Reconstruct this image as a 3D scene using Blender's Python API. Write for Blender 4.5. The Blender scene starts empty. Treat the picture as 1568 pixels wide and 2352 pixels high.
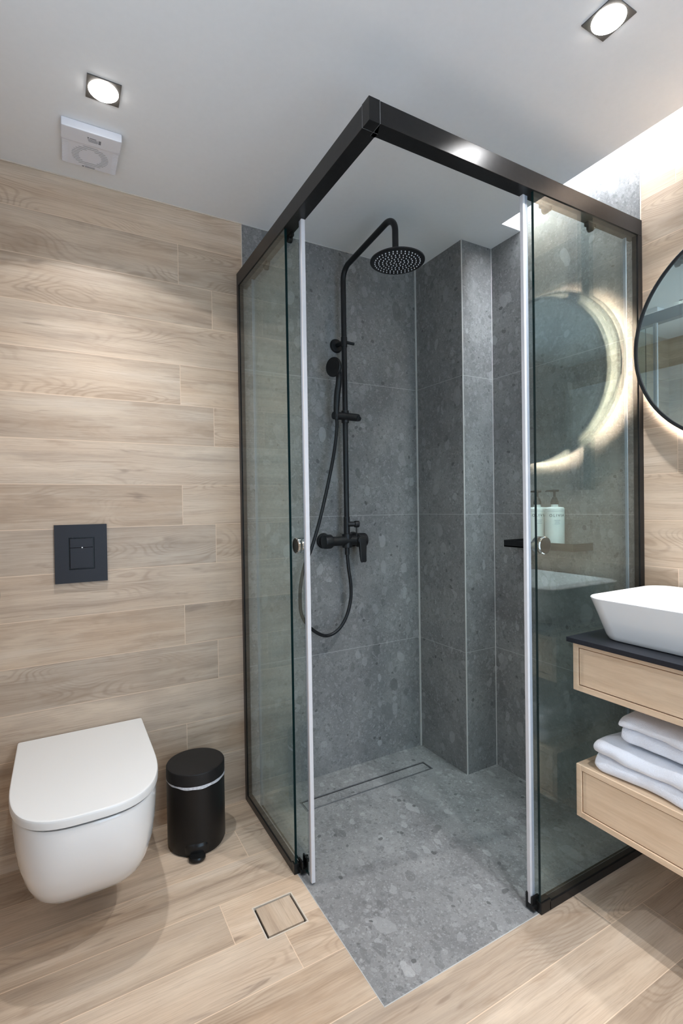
import bpy, bmesh, math, random
from mathutils import Vector, Matrix, noise
random.seed(7)
C = bpy.context.scene.collection
PI = math.pi

# ------------------------------------------------------------------ camera, world, exposure
cd = bpy.data.cameras.new('camera')
cam = bpy.data.objects.new('camera', cd)
C.objects.link(cam)
cd.sensor_fit = 'VERTICAL'
cd.sensor_height = 36.0
cd.sensor_width = 24.0
cd.lens = 1150.68 / 2352 * 36
cd.clip_start = 0.02
FW = Vector((0.48851006, 0.87247641, -0.01195115))
RT = Vector((0.87234722, -0.48864732, -0.01530101))
UP = Vector((0.01918967, 0.00295085, 0.99981151))
cam.matrix_world = Matrix(((RT.x, UP.x, -FW.x, -1.5196), (RT.y, UP.y, -FW.y, -1.9489), (RT.z, UP.z, -FW.z, 1.1766), (0, 0, 0, 1)))
S = bpy.context.scene
S.camera = cam
S.view_settings.view_transform = 'Standard'
S.view_settings.look = 'None'
S.view_settings.gamma = 1
S.view_settings.use_curve_mapping = False
S.view_settings.exposure = 0.0
W = bpy.data.worlds.new('world')
S.world = W
W.use_nodes = True
W.node_tree.nodes['Background'].inputs[0].default_value = (0.56, 0.78, 1.0, 1)
W.node_tree.nodes['Background'].inputs[1].default_value = 4.2    # cool fill light, let in through the added doorway
SPOT_W = 40.0          # narrow beam of each ceiling spot
SPOT_WIDE_W = 9.0      # its wide spill
SKY_STRENGTH = 75.0    # daylight pane at the top of the ceiling slot
RING_STRENGTH = 300.0
SIDE_FILL = 3.2       # glowing pane added in the left wall for side fill, outside the picture    # light ring behind the mirror
try:
    S.cycles.max_bounces = 14
    S.cycles.transparent_max_bounces = 24
    S.cycles.caustics_reflective = False
    S.cycles.sample_clamp_indirect = 60.0
except Exception:
    pass

H = 2.3124                  # ceiling
XB = 0.176                  # right wall plane
YG, XG = -0.985, -0.892     # outer faces of the shower enclosure
XL, YK = -2.02, -2.75       # left and back walls

# ------------------------------------------------------------------ material helpers
class NT:
    def __init__(s, name):
        s.m = bpy.data.materials.new(name)
        s.m.use_nodes = True
        s.t = s.m.node_tree
        s.t.nodes.clear()
        s.out = s.t.nodes.new('ShaderNodeOutputMaterial')
    def n(s, typ, **kw):
        nd = s.t.nodes.new(typ)
        for k, v in kw.items():
            setattr(nd, k, v)
        return nd
    def set(s, sock, v):
        if hasattr(v, 'is_output') or isinstance(v, bpy.types.NodeSocket):
            s.t.links.new(v, sock)
        else:
            sock.default_value = v
    def math(s, op, a, b=None, c=None):
        nd = s.n('ShaderNodeMath', operation=op)
        s.set(nd.inputs[0], a)
        if b is not None: s.set(nd.inputs[1], b)
        if c is not None: s.set(nd.inputs[2], c)
        return nd.outputs[0]
    def mix(s, fac, a, b, typ='MIX'):
        nd = s.n('ShaderNodeMix', data_type='RGBA', blend_type=typ)
        s.set(nd.inputs[0], fac); s.set(nd.inputs[6], a); s.set(nd.inputs[7], b)
        return nd.outputs[2]
    def comb(s, x, y, z):
        nd = s.n('ShaderNodeCombineXYZ')
        for i, v in enumerate((x, y, z)): s.set(nd.inputs[i], v)
        return nd.outputs[0]
    def pos(s):
        g = s.n('ShaderNodeNewGeometry')
        x = s.n('ShaderNodeSeparateXYZ')
        s.t.links.new(g.outputs['Position'], x.inputs[0])
        return g.outputs['Position'], x.outputs[0], x.outputs[1], x.outputs[2]
    def noise(s, vec, scale, detail=4, rough=0.55, dist=0.0):
        nd = s.n('ShaderNodeTexNoise')
        s.set(nd.inputs['Vector'], vec)
        nd.inputs['Scale'].default_value = scale
        nd.inputs['Detail'].default_value = detail
        nd.inputs['Roughness'].default_value = rough
        nd.inputs['Distortion'].default_value = dist
        return nd.outputs[0]
    def white(s, vec):
        nd = s.n('ShaderNodeTexWhiteNoise', noise_dimensions='3D')
        s.set(nd.inputs['Vector'], vec)
        return nd.outputs[0], nd.outputs[1]
    def rng(s, v, a, b, c=0.0, d=1.0, smooth=False):
        nd = s.n('ShaderNodeMapRange', interpolation_type='SMOOTHSTEP' if smooth else 'LINEAR')
        s.set(nd.inputs[0], v)
        for i, q in enumerate((a, b, c, d)): nd.inputs[i + 1].default_value = q
        return nd.outputs[0]
    def ramp(s, v, stops):
        nd = s.n('ShaderNodeValToRGB')
        s.set(nd.inputs[0], v)
        e = nd.color_ramp.elements
        while len(e) < len(stops): e.new(0.5)
        for el, (p, c) in zip(e, stops):
            el.position = p; el.color = (*c, 1)
        return nd.outputs[0]
    def bsdf(s, color, rough=0.5, metal=0.0, bump=None, bs=0.2, bd=0.002, spec=0.5, coat=0.0, sheen=0.0):
        p = s.n('ShaderNodeBsdfPrincipled')
        s.set(p.inputs['Base Color'], color if not isinstance(color, tuple) else (*color, 1))
        s.set(p.inputs['Roughness'], rough)
        p.inputs['Metallic'].default_value = metal
        p.inputs['Specular IOR Level'].default_value = spec
        p.inputs['Coat Weight'].default_value = coat
        p.inputs['Coat Roughness'].default_value = 0.08
        p.inputs['Sheen Weight'].default_value = sheen
        if bump is not None:
            b = s.n('ShaderNodeBump')
            b.inputs['Strength'].default_value = bs
            b.inputs['Distance'].default_value = bd
            s.set(b.inputs['Height'], bump)
            s.t.links.new(b.outputs[0], p.inputs['Normal'])
        s.t.links.new(p.outputs[0], s.out.inputs[0])
        return s.m

def srgb(r, g, b):
    f = lambda c: (c / 255 / 12.92) if c / 255 <= 0.04045 else ((c / 255 + 0.055) / 1.055) ** 2.4
    return (f(r), f(g), f(b))

def plain(name, col, rough=0.5, metal=0.0, grain=0.04, gscale=60, bs=0.0, **kw):
    if max(col) < 0.03: kw.setdefault('spec', 0.3)
    t = NT(name)
    g = t.n('ShaderNodeTexCoord').outputs['Object']
    nz = t.noise(g, gscale, 3)
    lo = tuple(max(0, c * (1 - grain)) for c in col); hi = tuple(min(1, c * (1 + grain)) for c in col)
    c = t.ramp(nz, [(0.3, lo), (0.7, hi)])
    return t.bsdf(c, rough, metal, bump=nz if bs else None, bs=bs, **kw)

def planks(name, L, R, up, r0, rh, offs, default_off, nrow0, period=1.2, grout=srgb(222, 203, 182), tone=1.0, gw=0.0011):
    """wood-look porcelain planks: L/R are axis numbers along / across the plank; row = floor((up*R - r0)/rh)"""
    t = NT(name)
    p, *xyz = t.pos()
    l, r = xyz[L], xyz[R]
    rr = t.math('DIVIDE', t.math('SUBTRACT', t.math('MULTIPLY', r, up), r0), rh)
    row = t.math('FLOOR', rr)
    fr = t.math('FRACT', rr)
    off = None
    if isinstance(offs, list):        # repeating list
        md = t.math('FLOORED_MODULO', row, float(len(offs)))
        items = list(enumerate(offs)); base = 0.0
    else:
        md = row; items = [(k, v - default_off) for k, v in offs.items()]; base = default_off
    acc = base
    for k, v in items:
        acc = t.math('ADD', acc, t.math('MULTIPLY', t.math('COMPARE', md, float(k), 0.1), v))
    q = t.math('DIVIDE', t.math('SUBTRACT', l, acc), period)
    col = t.math('FLOOR', q)
    fq = t.math('FRACT', q)
    e1 = t.math('MULTIPLY', t.math('MINIMUM', fr, t.math('SUBTRACT', 1.0, fr)), rh)
    e2 = t.math('MULTIPLY', t.math('MINIMUM', fq, t.math('SUBTRACT', 1.0, fq)), period)
    edge = t.math('MINIMUM', e1, e2)
    gmask = t.math('LESS_THAN', edge, gw)
    w1, wc = t.white(t.comb(row, col, 3.7))
    w2, _ = t.white(t.comb(col, row, 9.1))
    sx = t.math('ADD', l, t.math('MULTIPLY', w1, 37.0))
    sy = t.math('ADD', r, t.math('MULTIPLY', w2, 23.0))
    warp = t.noise(t.comb(t.math('MULTIPLY', sx, 2.2), t.math('MULTIPLY', sy, 9.0), w1), 1.0, 2)
    syw = t.math('ADD', sy, t.math('MULTIPLY', warp, 0.038))
    cath = t.noise(t.comb(t.math('MULTIPLY', sx, 1.1), t.math('MULTIPLY', syw, 17.0), 0.3), 1.0, 5, 0.62, 0.6)
    fine = t.noise(t.comb(t.math('MULTIPLY', sx, 5.0), t.math('MULTIPLY', syw, 260.0), 0.0), 1.0, 4, 0.6)
    big = t.noise(t.comb(t.math('MULTIPLY', sx, 2.0), t.math('MULTIPLY', sy, 7.0), 5.0), 1.0, 2)
    k = tone
    def s3(c): return (c[0] * k * 0.98, c[1] * k * 0.905, c[2] * k * 0.835)
    base_c = t.ramp(cath, [(0.28, s3(srgb(128, 110, 95))), (0.42, s3(srgb(183, 165, 146))), (0.56, s3(srgb(206, 190, 172))), (0.72, s3(srgb(222, 211, 198)))])
    warm = t.mix(t.rng(big, 0.38, 0.66, 0, 0.6), base_c, (*s3(srgb(206, 180, 153)), 1))
    cool = t.mix(t.rng(w2, 0.0, 1.0, 0.0, 0.45), warm, (*s3(srgb(200, 192, 182)), 1))
    fcol = t.mix(t.rng(fine, 0.42, 0.70, 0.0, 0.28), cool, (*s3(srgb(146, 129, 114)), 1), 'MIX')
    val = t.rng(w1, 0, 1, 0.84, 1.12)
    lin = t.noise(t.comb(t.math('MULTIPLY', sx, 2.2), t.math('MULTIPLY', syw, 120.0), 1.7), 1.0, 6, 0.72, 0.2)
    fib = t.noise(t.comb(t.math('MULTIPLY', sx, 16.0), t.math('MULTIPLY', syw, 420.0), 4.0), 1.0, 3, 0.6)
    fcol = t.mix(t.rng(fib, 0.45, 0.32, 0.0, 0.24), fcol, (*s3(srgb(138, 119, 102)), 1))
    fcol = t.mix(t.rng(lin, 0.45, 0.32, 0.0, 0.36, True), fcol, (*s3(srgb(140, 121, 104)), 1))
    fcol = t.mix(t.rng(lin, 0.56, 0.72, 0.0, 0.25, True), fcol, (*s3(srgb(226, 214, 199)), 1))
    # growth-ring figure: contour lines of a slow field, strongest in patches
    fld = t.noise(t.comb(t.math('MULTIPLY', sx, 2.6), t.math('MULTIPLY', sy, 10.0), 7.3), 1.0, 1, 0.4)
    fr2 = t.math('FRACT', t.math('MULTIPLY', fld, 26.0))
    rline = t.math('MULTIPLY', t.rng(t.math('ABSOLUTE', t.math('SUBTRACT', fr2, 0.5)), 0.30, 0.02, 0, 1, True), t.rng(t.noise(t.comb(t.math('MULTIPLY', sx, 1.7), t.math('MULTIPLY', sy, 5.0), 11.0), 1.0, 2), 0.48, 0.62, 0, 0.34, True))
    fcol = t.mix(rline, fcol, (*s3(srgb(146, 124, 104)), 1))
    blot = t.noise(t.comb(t.math('MULTIPLY', sx, 3.2), t.math('MULTIPLY', sy, 13.0), 13.0), 1.0, 4, 0.6)
    fcol = t.mix(t.rng(blot, 0.44, 0.30, 0.0, 0.40, True), fcol, (*s3(srgb(160, 138, 117)), 1))
    fcol = t.mix(t.rng(blot, 0.54, 0.70, 0.0, 0.45, True), fcol, (*s3(srgb(222, 208, 190)), 1))
    fin = t.mix(1.0, fcol, t.comb(val, val, val), 'MULTIPLY')
    knot = t.math('MULTIPLY', t.rng(t.noise(t.comb(t.math('MULTIPLY', sx, 3.3), t.math('MULTIPLY', sy, 15.0), 2.0), 1.0, 3, 0.6, 0.8), 0.63, 0.76, 0, 0.6, True), 1.0)
    fin = t.mix(knot, fin, (*s3(srgb(122, 106, 94)), 1))
    fin = t.mix(gmask, fin, (*s3(grout), 1))
    hgt = t.math('SUBTRACT', t.math('MULTIPLY', fine, 0.3), t.math('MULTIPLY', t.math('LESS_THAN', edge, gw + 0.0006), 0.6))
    return t.bsdf(fin, t.rng(fine, 0.3, 0.7, 0.42, 0.56), 0, hgt, 0.25, 0.0012)

def stone(name, grid=True, tone=1.0, floor=False):
    t = NT(name)
    p, x, y, z = t.pos()
    wv = t.n('ShaderNodeTexNoise'); t.set(wv.inputs['Vector'], p); wv.inputs['Scale'].default_value = 9; wv.inputs['Detail'].default_value = 4
    pw = t.n('ShaderNodeVectorMath', operation='MULTIPLY_ADD')
    t.t.links.new(wv.outputs[1], pw.inputs[0]); pw.inputs[1].default_value = (0.06, 0.06, 0.06); t.t.links.new(p, pw.inputs[2])
    P = pw.outputs[0]
    c = t.ramp(t.noise(p, 5, 5, 0.6), [(0.3, srgb(*(93 * tone, 92 * tone, 92 * tone))), (0.7, srgb(*(125 * tone, 124 * tone, 123 * tone)))])
    def pebbles(scale, keep, rmin, rmax, lo, hi, col, amt, sh=1.0):
        v = t.n('ShaderNodeTexVoronoi', feature='F1')
        mp = t.n('ShaderNodeVectorMath', operation='MULTIPLY'); t.t.links.new(P, mp.inputs[0]); mp.inputs[1].default_value = (1, 1, sh) if not floor else (1, sh, 1)
        t.t.links.new(mp.outputs[0], v.inputs['Vector']); v.inputs['Scale'].default_value = scale
        rnd, rc = t.white(v.outputs['Position'])
        sp = t.n('ShaderNodeSeparateColor'); t.t.links.new(rc, sp.inputs[0])
        rad = t.rng(sp.outputs[0], 0, 1, rmin, rmax)
        inside = t.math('LESS_THAN', v.outputs['Distance'], rad)
        on = t.math('LESS_THAN', sp.outputs[1], keep)
        shade = t.ramp(sp.outputs[2], [(0.0, lo), (1.0, hi)])
        return t.mix(t.math('MULTIPLY', t.math('MULTIPLY', inside, on), amt), col, shade)
    k = tone
    g = lambda v: srgb(v * k * 1.006, v * k, v * k * 0.998)
    c = pebbles(60, 0.8, 0.25, 0.6, g(80), g(136), c, 0.6, 0.8)
    c = pebbles(130, 0.75, 0.25, 0.6, g(74), g(142), c, 0.55)
    c = pebbles(30, 0.38, 0.2, 0.55, g(80), g(146), c, 0.62, 0.65)
    c = pebbles(240, 0.6, 0.25, 0.6, g(74), g(142), c, 0.42)
    c = pebbles(17, 0.18, 0.2, 0.45, g(74), g(152), c, 0.6, 0.6)
    c = pebbles(38, 0.06, 0.15, 0.34, g(60), g(74), c, 0.8)
    sp = t.noise(p, 420, 2, 0.7)
    c = t.mix(t.rng(sp, 0.62, 0.76, 0, 0.13), c, (*g(170), 1))
    c = t.mix(t.rng(sp, 0.42, 0.28, 0, 0.4), c, (*g(62), 1))
    md = t.noise(p, 2.2, 3, 0.5)
    c = t.mix(t.rng(md, 0.35, 0.65, 0.0, 0.28), c, (*g(84), 1))
    if grid:
        fz = t.math('FRACT', t.math('DIVIDE', t.math('SUBTRACT', z, 0.5321), 0.6))
        e = t.math('MULTIPLY', t.math('MINIMUM', fz, t.math('SUBTRACT', 1.0, fz)), 0.6)
        c = t.mix(t.math('MULTIPLY', t.math('LESS_THAN', e, 0.0011), 0.75), c, (*srgb(172, 170, 168), 1))
    return t.bsdf(c, t.rng(sp, 0.3, 0.7, 0.40, 0.52), 0, sp, 0.08, 0.001)

def oak(name, L):
    t = NT(name)
    p, *xyz = t.pos()
    o = [a for a in (0, 1, 2) if a != L]
    v = t.comb(t.math('MULTIPLY', xyz[L], 5.0), t.math('MULTIPLY', xyz[o[0]], 60.0), t.math('MULTIPLY', xyz[o[1]], 60.0))
    a = t.noise(v, 1.0, 4, 0.6, 0.3)
    v2 = t.comb(t.math('MULTIPLY', xyz[L], 30.0), t.math('MULTIPLY', xyz[o[0]], 420.0), t.math('MULTIPLY', xyz[o[1]], 420.0))
    b = t.noise(v2, 1.0, 3, 0.6)
    c = t.ramp(a, [(0.3, srgb(208, 178, 148)), (0.7, srgb(224, 197, 168))])
    c = t.mix(t.rng(b, 0.45, 0.75, 0, 0.35), c, (*srgb(192, 164, 136), 1))
    return t.bsdf(c, 0.5, 0, b, 0.12, 0.0008)

def emit(name, col, strength):
    t = NT(name)
    e = t.n('ShaderNodeEmission')
    e.inputs[0].default_value = (*col, 1); e.inputs[1].default_value = strength
    t.t.links.new(e.outputs[0], t.out.inputs[0])
    return t.m

def pane_glass(name, tint):
    t = NT(name)
    lw = t.n('ShaderNodeLayerWeight'); lw.inputs[0].default_value = 0.5
    f = t.math('MULTIPLY_ADD', t.math('POWER', lw.outputs['Facing'], 5.0), 0.955, 0.045)
    tr = t.n('ShaderNodeBsdfTransparent'); tr.inputs[0].default_value = (*tint, 1)
    gl = t.n('ShaderNodeBsdfGlossy'); gl.inputs['Roughness'].default_value = 0.0
    gl.inputs[0].default_value = (0.96, 1, 0.985, 1)
    mx = t.n('ShaderNodeMixShader')
    t.set(mx.inputs[0], f)
    t.t.links.new(tr.outputs[0], mx.inputs[1]); t.t.links.new(gl.outputs[0], mx.inputs[2])
    t.t.links.new(mx.outputs[0], t.out.inputs[0])
    return t.m

def mirror_mat(name):
    t = NT(name)
    gl = t.n('ShaderNodeBsdfGlossy'); gl.inputs['Roughness'].default_value = 0.0
    gl.inputs[0].default_value = (0.86, 0.90, 0.90, 1)
    t.t.links.new(gl.outputs[0], t.out.inputs[0])
    return t.m

M = {}
M['wood_wall'] = planks('wood_plank_wall', 0, 2, -1, -2.021, 0.1512, [-0.992, -0.60, -1.117], 0, 0, tone=0.88)
M['wood_wall_side'] = planks('wood_plank_side_wall', 1, 2, -1, -2.021, 0.1512, [-1.52, -1.09, -1.95], 0, 0, tone=0.92)
M['wood_floor'] = planks('wood_plank_floor', 0, 1, -1, 0.016, 0.155, {0: -1.02, 1: -0.99, 2: -0.85, 3: -1.132, 4: -1.002, 5: -0.85, 6: -0.2, 7: -0.056, 8: -0.5}, -0.8, 0)
M['stone'] = stone('terrazzo_stone_wall', True, 1.11)
M['stone_floor'] = stone('terrazzo_stone_floor', False, 1.22, True)
M['paint'] = plain('ceiling_paint', (0.75, 0.75, 0.755), 0.8, grain=0.01)
M['white_wall'] = plain('white_wall_paint', (0.74, 0.75, 0.77), 0.6, grain=0.01)
M['grout'] = plain('grout_bead', srgb(185, 183, 180), 0.7)
M['metal_trim'] = plain('trim_metal', srgb(140, 140, 142), 0.35, 0.6)
M['pale_grout'] = plain('pale_grout', srgb(205, 192, 176), 0.7)
M['black'] = plain('matte_black_metal', (0.010, 0.010, 0.011), 0.38, 0.0, grain=0.1)
M['rail'] = plain('anodised_black_rail', (0.022, 0.021, 0.021), 0.30, 0.55, grain=0.1)
M['plate'] = plain('matte_black_plate', (0.016, 0.015, 0.019), 0.42)
M['bin'] = plain('black_bin_lacquer', (0.007, 0.0065, 0.0065), 0.36, grain=0.06)
M['binlid'] = plain('black_bin_lid', (0.011, 0.010, 0.010), 0.5, grain=0.06)
M['plastic_black'] = plain('black_plastic', (0.008, 0.008, 0.008), 0.25)
M['liner'] = plain('bin_liner_film', (0.55, 0.56, 0.60), 0.35, grain=0.25, gscale=120, bs=0.4, bd=0.004)
M['ceramic'] = plain('white_ceramic', (0.77, 0.765, 0.76), 0.12, grain=0.0, coat=0.4)
M['lid'] = plain('white_seat_plastic', (0.75, 0.74, 0.725), 0.28, grain=0.0)
M['gap'] = plain('seat_gap_shade', (0.16, 0.16, 0.165), 0.6)  # grey band, the shade of the seat gap put into its colour
M['counter'] = plain('black_countertop', (0.014, 0.015, 0.020), 0.32, grain=0.15, gscale=200)
M['oak_y'] = oak('oak_along_wall', 1)
M['drawer_gap_shade'] = plain('drawer_shadow_gap', srgb(120, 88, 62), 0.7)  # darker brown, shade of the gap round the drawer front put into colour
M['towel'] = plain('white_terry_cloth', (0.80, 0.80, 0.85), 0.95, grain=0.03, gscale=330, bs=0.55, bd=0.003, sheen=0.3)
M['glass'] = pane_glass('green_tinted_glass', (0.92, 0.96, 0.955))
M['glass_edge'] = plain('glass_edge', (0.004, 0.014, 0.014), 0.08)
M['seal'] = plain('clear_seal_strip', (0.60, 0.59, 0.61), 0.3, grain=0.02)
M['seal_grey'] = plain('grey_seal_strip', (0.30, 0.33, 0.38), 0.25, grain=0.02)
M['chrome'] = plain('chrome', (0.75, 0.77, 0.8), 0.08, 1.0, grain=0.0)
M['mirror'] = mirror_mat('silver_mirror')
M['lens'] = emit('spot_lens', (1.0, 0.97, 0.93), 22.0)
M['spot_frame'] = plain('spot_frame_grey', (0.11, 0.105, 0.10), 0.35, 0.5)
M['ring_light'] = emit('mirror_ring_light', (1.0, 0.98, 0.94), RING_STRENGTH)
M['sky_pane'] = emit('skylight_pane', (0.86, 0.93, 1.0), SKY_STRENGTH)
M['side_fill'] = emit('side_fill_pane', (0.72, 0.86, 1.0), SIDE_FILL)
M['bottle'] = plain('cream_bottle', (0.76, 0.78, 0.74), 0.35, grain=0.02)
M['ink'] = plain('dark_ink', (0.05, 0.06, 0.07), 0.6)
M['rule'] = plain('pale_blue_rule', (0.33, 0.37, 0.42), 0.6)
M['pump'] = plain('black_pump', (0.015, 0.014, 0.014), 0.35)
M['fan'] = plain('white_fan_plastic', (0.70, 0.70, 0.745), 0.4, grain=0.0)
M['fan_slot'] = plain('fan_slot_grey', (0.36, 0.355, 0.37), 0.6)
M['sticker'] = plain('sticker_grey', (0.20, 0.20, 0.22), 0.6)
M['steel'] = plain('brushed_steel', (0.45, 0.45, 0.46), 0.25, 0.9)
M['nozzle'] = plain('pale_nozzle', (0.62, 0.62, 0.64), 0.4)
M['whitedot'] = plain('white_dot', (0.85, 0.85, 0.85), 0.4)
M['door_paint'] = plain('white_door_paint', (0.78, 0.79, 0.81), 0.4, grain=0.0)

# ------------------------------------------------------------------ mesh helpers
def obj(name, bm, mats, parent=None, smooth=40, loc=None):
    me = bpy.data.meshes.new(name)
    bmesh.ops.recalc_face_normals(bm, faces=bm.faces[:])
    bm.to_mesh(me); bm.free()
    for m in (mats if isinstance(mats, (list, tuple)) else [mats]):
        me.materials.append(M[m])
    if smooth:
        me.polygons.foreach_set('use_smooth', [True] * len(me.polygons))
        try: me.set_sharp_from_angle(angle=math.radians(smooth))
        except Exception: pass
    o = bpy.data.objects.new(name, me)
    C.objects.link(o)
    if smooth and smooth < 90 and len(me.polygons) < 6000:
        wn = o.modifiers.new('normals', 'WEIGHTED_NORMAL'); wn.keep_sharp = True; wn.weight = 100
    if parent is not None:
        o.parent = parent
        # shapes are given in world metres; a parent at its base keeps that true
        pm = Matrix.Identity(4); q = parent
        while q is not None:
            pm = q.matrix_basis @ pm if q.parent is None else q.matrix_basis @ pm
            q = q.parent
        o.matrix_parent_inverse = Matrix.Identity(4)
        o.matrix_basis = Matrix.Identity(4)
        me.transform(pm.inverted())
    return o

def thing(name, label, cat, loc=(0, 0, 0), group=None):
    o = bpy.data.objects.new(name, None)
    C.objects.link(o)
    o.empty_display_size = 0.05
    o.location = loc
    o['label'] = label; o['category'] = cat
    if group: o['group'] = group
    return o

def tag(o, label, cat, group=None):
    o['label'] = label; o['category'] = cat
    if group: o['group'] = group
    return o

def struct(name, bm, mats, smooth=0):
    o = obj(name, bm, mats, None, smooth)
    o['kind'] = 'structure'
    return o

def box(bm, x0, x1, y0, y1, z0, z1, bev=0.0, mi=0, seg=2):
    r = bmesh.ops.create_cube(bm, size=1.0)
    vs = r['verts']
    for v in vs:
        v.co = Vector((x0 + (v.co.x + .5) * (x1 - x0), y0 + (v.co.y + .5) * (y1 - y0), z0 + (v.co.z + .5) * (z1 - z0)))
    fs = {f for v in vs for f in v.link_faces}
    for f in fs: f.material_index = mi
    if bev > 0:
        es = list({e for v in vs for e in v.link_edges})
        r = bmesh.ops.bevel(bm, geom=es, offset=bev, segments=seg, affect='EDGES', profile=0.5)
        for f in r['faces']: f.material_index = mi
    return bm

def B(x0, x1, y0, y1, z0, z1, bev=0.0, seg=2):
    return box(bmesh.new(), x0, x1, y0, y1, z0, z1, bev, 0, seg)

def cyl(bm, a, b, r0, r1=None, seg=32, mi=0, bev=0.0):
    r1 = r0 if r1 is None else r1
    a = Vector(a); b = Vector(b); d = b - a; L = d.length
    prof = [(0, 0), (r0, 0), (r1, L), (0, L)] if bev <= 0 else [(0, 0), (r0 - bev, 0), (r0 - bev * .3, bev * .3), (r0, bev), (r1, L - bev), (r1 - bev * .3, L - bev * .3), (r1 - bev, L), (0, L)]
    lathe(bm, prof, a, d, seg, mi)
    return bm

def lathe(bm, prof, origin, axis, seg=40, mi=0):
    """prof: (radius, height) pairs along axis"""
    ax = Vector(axis).normalized()
    rot = Vector((0, 0, 1)).rotation_difference(ax).to_matrix()
    o = Vector(origin)
    rings = []
    for r, h in prof:
        if r < 1e-7:
            rings.append([bm.verts.new(o + rot @ Vector((0, 0, h)))])
        else:
            rings.append([bm.verts.new(o + rot @ Vector((r * math.cos(2 * PI * i / seg), r * math.sin(2 * PI * i / seg), h))) for i in range(seg)])
    for A, Bq in zip(rings, rings[1:]):
        for i in range(seg):
            j = (i + 1) % seg
            if len(A) == 1 and len(Bq) == 1: break
            if len(A) == 1: f = bm.faces.new((A[0], Bq[j], Bq[i]))
            elif len(Bq) == 1: f = bm.faces.new((A[i], A[j], Bq[0]))
            else: f = bm.faces.new((A[i], A[j], Bq[j], Bq[i]))
            f.material_index = mi
    return bm

def loft(bm, rings, cap0=True, cap1=True, mi=0, closed=True):
    vr = [[bm.verts.new(Vector(p)) for p in r] for r in rings]
    for A, Bq in zip(vr, vr[1:]):
        n = len(A)
        for i in range(n if closed else n - 1):
            j = (i + 1) % n
            f = bm.faces.new((A[i], A[j], Bq[j], Bq[i])); f.material_index = mi
    if cap0: bm.faces.new(vr[0]).material_index = mi
    if cap1: bm.faces.new(vr[-1]).material_index = mi
    return bm

def catmull(pts, n=10):
    pts = [Vector(p) for p in pts]
    out = []
    for i in range(len(pts) - 1):
        p0 = pts[max(i - 1, 0)]; p1 = pts[i]; p2 = pts[i + 1]; p3 = pts[min(i + 2, len(pts) - 1)]
        for k in range(n):
            t = k / n
            out.append(0.5 * ((2 * p1) + (p2 - p0) * t + (2 * p0 - 5 * p1 + 4 * p2 - p3) * t * t + (-p0 + 3 * p1 - 3 * p2 + p3) * t ** 3))
    out.append(pts[-1])
    return out

def tube(bm, pts, rad, seg=20, mi=0):
    """rad: number or list per point"""
    pts = [Vector(p) for p in pts]
    n = len(pts)
    rads = rad if isinstance(rad, (list, tuple)) else [rad] * n
    tan = [(pts[min(i + 1, n - 1)] - pts[max(i - 1, 0)]).normalized() for i in range(n)]
    ref = Vector((0, 0, 1)) if abs(tan[0].z) < 0.9 else Vector((1, 0, 0))
    u = tan[0].cross(ref).normalized()
    rings = []
    for i in range(n):
        if i:
            q = tan[i - 1].rotation_difference(tan[i]); u = (q @ u)
            u = (u - tan[i] * u.dot(tan[i])).normalized()
        v = tan[i].cross(u)
        rings.append([pts[i] + (u * math.cos(2 * PI * k / seg) + v * math.sin(2 * PI * k / seg)) * rads[i] for k in range(seg)])
    return loft(bm, rings, True, True, mi)

def bend(pts, r, n=8):
    """polyline with rounded corners"""
    pts = [Vector(p) for p in pts]
    out = [pts[0]]
    for a, b, c in zip(pts, pts[1:], pts[2:]):
        d1 = (a - b).normalized(); d2 = (c - b).normalized()
        half = d1.angle(d2) / 2
        t = r / math.tan(half)
        p1 = b + d1 * t; p2 = b + d2 * t
        cen = b + (d1 + d2).normalized() * (r / math.sin(half))
        v1 = p1 - cen; v2 = p2 - cen; ang = v1.angle(v2)
        for k in range(n + 1):
            s = k / n
            out.append(cen + (v1 * math.sin((1 - s) * ang) + v2 * math.sin(s * ang)) / math.sin(ang))
    out.append(pts[-1])
    return out

def rrect(cx, cy, hx, hy, r, z, n=8):
    out = []
    for sx, sy, a0 in ((1, 1, 0), (-1, 1, 90), (-1, -1, 180), (1, -1, 270)):
        for k in range(n + 1):
            a = math.radians(a0 + 90 * k / n)
            out.append((cx + sx * (hx - r) + r * math.cos(a), cy + sy * (hy - r) + r * math.sin(a), z))
    return out

# ------------------------------------------------------------------ the room
XW = -0.8686     # wood / stone joint on the back wall
bm = bmesh.new()
box(bm, XL - 0.1, XW, 0, 0.12, -0.1, H + 0.4, 0, 0)
box(bm, XW, XB + 0.12, 0, 0.12, -0.1, H + 0.4, 0, 1)
struct('wall_back', bm, ['wood_wall', 'stone'])
YW = -0.981
bm = bmesh.new()
box(bm, XB, XB + 0.12, YW, 0, -0.1, H + 0.4, 0, 1)
box(bm, XB, XB + 0.12, YK - 0.1, YW, -0.1, H + 0.4, 0, 0)
struct('wall_right', bm, ['wood_wall_side', 'stone'])
PX, PY = 0.0, -0.3209
struct('wall_pillar', B(PX, XB, PY, 0, -0.1, H), 'stone')
bm = bmesh.new()
box(bm, XL - 0.1, XL, YK - 0.1, 0, -0.1, H + 0.4)
struct('wall_left', bm, 'wood_wall_side')
# back wall behind the camera with a doorway added to let in fill light
bm = bmesh.new()
DX0, DX1, DZ = -1.30, -0.25, 2.15
box(bm, XL, DX0, YK - 0.1, YK, -0.1, H + 0.4)
box(bm, DX1, XB, YK - 0.1, YK, -0.1, H + 0.4)
box(bm, DX0, DX1, YK - 0.1, YK, DZ, H + 0.4)
struct('wall_front', bm, 'wood_wall')
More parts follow.
